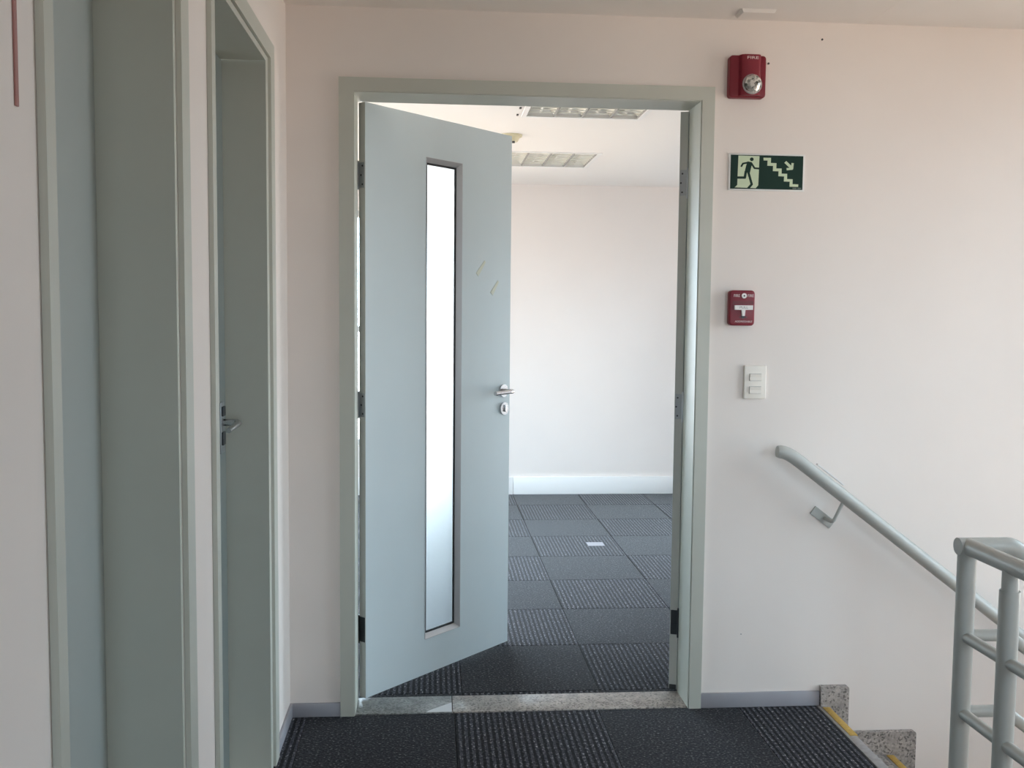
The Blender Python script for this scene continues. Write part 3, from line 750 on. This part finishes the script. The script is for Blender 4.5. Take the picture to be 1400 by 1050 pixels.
# exit sign
es = empty('exit_sign', (1.128, D, 1.797), 'green stairway exit sign with running figure, between the red alarm and pull station', 'sign')
bx0, bx1, bz0, bz1 = 0.9965, 1.2600, 1.7975, 1.9215
box('sign_board', bx0, bx1, D-0.0045, D-0.0003, bz0, bz1, m_signw, es, bevel=0.0008)
gx0, gx1, gz0, gz1 = bx0+0.0065, bx1-0.0055, bz0+0.0055, bz1-0.0050
box('green_field', gx0, gx1, D-0.0051, D-0.0046, gz0, gz1, m_signg, es)
def S(x, y):   # sign drawing grid -> field u, v
    s = (x-205)/1060; t = (y-225-30*s)/513; s = (x-215+20*t)/1063
    return (gx0 + s*(gx1-gx0), gz1 - t*(gz1-gz0))
def sign_part(name, polys, m, lvl):
    bm = bmesh.new()
    for k, p in enumerate(polys):
        add_prism(bm, [S(*q) for q in p], lambda u, v, w: Vector((u, D-0.0051-0.0004*lvl-0.00001*k-w, v)), 0.0003)
    bmesh.ops.recalc_face_normals(bm, faces=bm.faces[:])
    return finish(name, bm, m, es)
def strokes(pts, wd):
    out = []
    for (ax, ay), (bx, by) in zip(pts, pts[1:]):
        L = math.hypot(bx-ax, by-ay); nx, ny = -(by-ay)/L*wd/2, (bx-ax)/L*wd/2
        out.append([(ax+nx, ay+ny), (bx+nx, by+ny), (bx-nx, by-ny), (ax-nx, ay-ny)])
    for (x, y) in pts[1:-1]:
        out.append([(x+wd/2*math.cos(k*math.pi/5), y+wd/2*math.sin(k*math.pi/5)) for k in range(10)])
    return out
tag(sign_part('doorway_panel', [[(325, 240), (632, 250), (608, 690), (570, 735), (262, 720), (300, 685)]], m_signl, 0), 'pale green doorway')
man = [[(518+28*math.cos(k*math.pi/8), 298+28*math.sin(k*math.pi/8)) for k in range(16)]]
man += strokes([(480, 343), (388, 362), (360, 410)], 26) + strokes([(508, 352), (556, 432), (634, 440)], 27)
man += [[(452, 330), (515, 340), (520, 370), (488, 500), (408, 498), (432, 400)]]
man += strokes([(428, 480), (412, 574), (300, 572)], 36) + strokes([(462, 480), (512, 676), (458, 737)], 34)
tag(sign_part('running_figure', man, m_signg, 1), 'dark green running figure')
stair = [(690, 275), (800, 278), (797, 355), (880, 358), (876, 438), (955, 440), (953, 518), (1035, 520), (1033, 600), (1115, 603), (1112, 678), (1198, 682),
         (1195, 720), (1068, 716), (1072, 640), (985, 636), (990, 560), (905, 556), (910, 482), (825, 478), (830, 400), (745, 396), (750, 318), (692, 316)]
sign_part('stair_symbol', [stair], m_signl, 0)
sign_part('arrow_symbol', strokes([(1010, 340), (1098, 428)], 40) + strokes([(1118, 358), (1108, 444), (1028, 450)], 34), m_signl, 0)
sign_part('small_print', [[(1112, 732), (1172, 733), (1172, 752), (1112, 751)], [(1184, 733), (1240, 735), (1240, 754), (1184, 752)]], m_signs, 0)

# small marks and fixings
for (x, z, lb) in ((1.1255, 2.2222, 'small dark screw in wall just right of the red strobe alarm'), (1.3090, 2.3070, 'small dark screw high on wall near the ceiling line')):
    o = cyl('wall_screw', (x, D-0.0030, z), (x, D+0.001, z), 0.0034, m_screw, None, 10)
    tag(o, lb, 'screw', 'stray screws in the wall')
o = cyl('wall_plug', (1.083, D-0.0012, 0.26), (1.083, D+0.001, 0.26), 0.0022, m_grey, None, 10); tag(o, 'tiny dark wall plug low on the wall beside the door frame', 'screw')
rs = box('red_strip', XL, XL+0.003, 1.1935, 1.2010, 1.607, 1.990, m_redlight, bevel=0.001); tag(rs, 'narrow faded red strip fixed upright on the left wall', 'strip')
cp = empty('ceiling_cover_plate', (1.052, 3.242, ZC), 'small rectangular cover plate on the ceiling above the strobe alarm', 'cover plate')
bm = bmesh.new()
a = [(0.992, 3.204), (1.108, 3.204), (1.108, 3.284), (0.992, 3.284)]; b_ = [(0.999, 3.210), (1.101, 3.210), (1.101, 3.278), (0.999, 3.278)]
va = [bm.verts.new((x, y, ZC-0.0003)) for x, y in a]; vb = [bm.verts.new((x, y, ZC-0.011)) for x, y in b_]
bm.faces.new(va); bm.faces.new(vb)
for i in range(4): bm.faces.new((va[i], va[(i+1) % 4], vb[(i+1) % 4], vb[i]))
bmesh.ops.recalc_face_normals(bm, faces=bm.faces[:])
finish('plate', bm, m_ceil, cp)

# ------------------------------------------------------------------ inside the room
def luminaire(rect, label):
    x0, x1, y0, y1 = rect
    e = empty('ceiling_light', ((x0+x1)/2, (y0+y1)/2, ZR), label, 'ceiling light', group='recessed louvred ceiling lights')
    t = 0.012
    bm = slab_bm((x0-0.012, x1+0.012), (y0-0.012, y1+0.012), (x0+t, x1-t, y0+t, y1-t), (0, 1))
    for v in bm.verts: v.co = Vector((v.co.x, v.co.z, ZR - 0.0045 + 0.0042*v.co.y))
    bmesh.ops.recalc_face_normals(bm, faces=bm.faces[:])
    finish('frame', bm, m_white, e)
    box('housing', x0+0.001, x1-0.001, y0+0.001, y1-0.001, ZR+0.085, ZR+0.095, m_white, e)
    n = 4; wx = (x1-x0-2*t)/n
    for i in range(n):
        a = x0+t+wx*i; bm = bmesh.new(); K = 8; rows = []
        for k in range(K+1):
            s = k/K*2-1; zz = ZR + 0.034 - 0.026*s*s*s*s
            rows.append([bm.verts.new((a+wx*(0.5+0.49*s), yy, zz)) for yy in (y0+t, y1-t)])
        for k in range(K): bm.faces.new((rows[k][0], rows[k+1][0], rows[k+1][1], rows[k][1]))
        finish('reflector', bm, m_lou, e, smooth=True)
        cyl('lamp_tube', (a+wx/2, y0+t+0.004, ZR+0.022), (a+wx/2, y1-t-0.004, ZR+0.022), 0.008, m_tube, e, 12)
    bm = bmesh.new()
    for k in range(1, 9):
        yy = y0+t + (y1-y0-2*t)*k/9
        add_box(bm, x0+t, x1-t, yy-0.001, yy+0.001, ZR+0.004, ZR+0.010)
    finish('cross_louvre', bm, m_lou, e)
    for i in range(n+1):
        box('divider', x0+t+wx*i-0.004, x0+t+wx*i+0.004, y0+t, y1-t, ZR-0.001, ZR+0.009, m_blade, e)
    return e
luminaire(LIGHTS[0], 'square louvred ceiling light partly hidden by the door head')
luminaire(LIGHTS[1], 'square louvred ceiling light farther back, near the far wall')
cy = 4.70
for k, yy in enumerate((4.70, 4.86)):
    o = box('ceiling_clip', 0.402, 0.412, yy-0.012, yy+0.012, ZR-0.006, ZR-0.0003, m_screw, bevel=0.001)
    tag(o, ('small dark clip on room ceiling beside the nearer louvred light, door-head side', 'small dark clip on room ceiling beside the nearer louvred light, far-wall side')[k], 'clip', 'ceiling clips beside the light')
sd = empty('smoke_detector', (0.420, 5.42, ZR), 'yellowed smoke detector on the room ceiling above the open leaf', 'smoke detector')
bm = bmesh.new(); add_cyl(bm, (0.420, 5.42, ZR-0.0003), (0.420, 5.42, ZR-0.010), 0.062, 32, 0.060); finish('base', bm, m_det, sd, smooth='auto')
bm = bmesh.new(); add_cyl(bm, (0.420, 5.42, ZR-0.0102), (0.420, 5.42, ZR-0.036), 0.050, 32, 0.036); finish('sensor_head', bm, m_det, sd, smooth='auto')
cyl('indicator', (0.432, 5.40, ZR-0.0362), (0.432, 5.40, ZR-0.046), 0.008, m_dark, sd, 12)
cd = box('paper_card', 0.928, 1.028, 5.745, 5.835, 0.0002, 0.0012, m_card); tag(cd, 'small pale grey card lying on the ribbed carpet in the room', 'card')
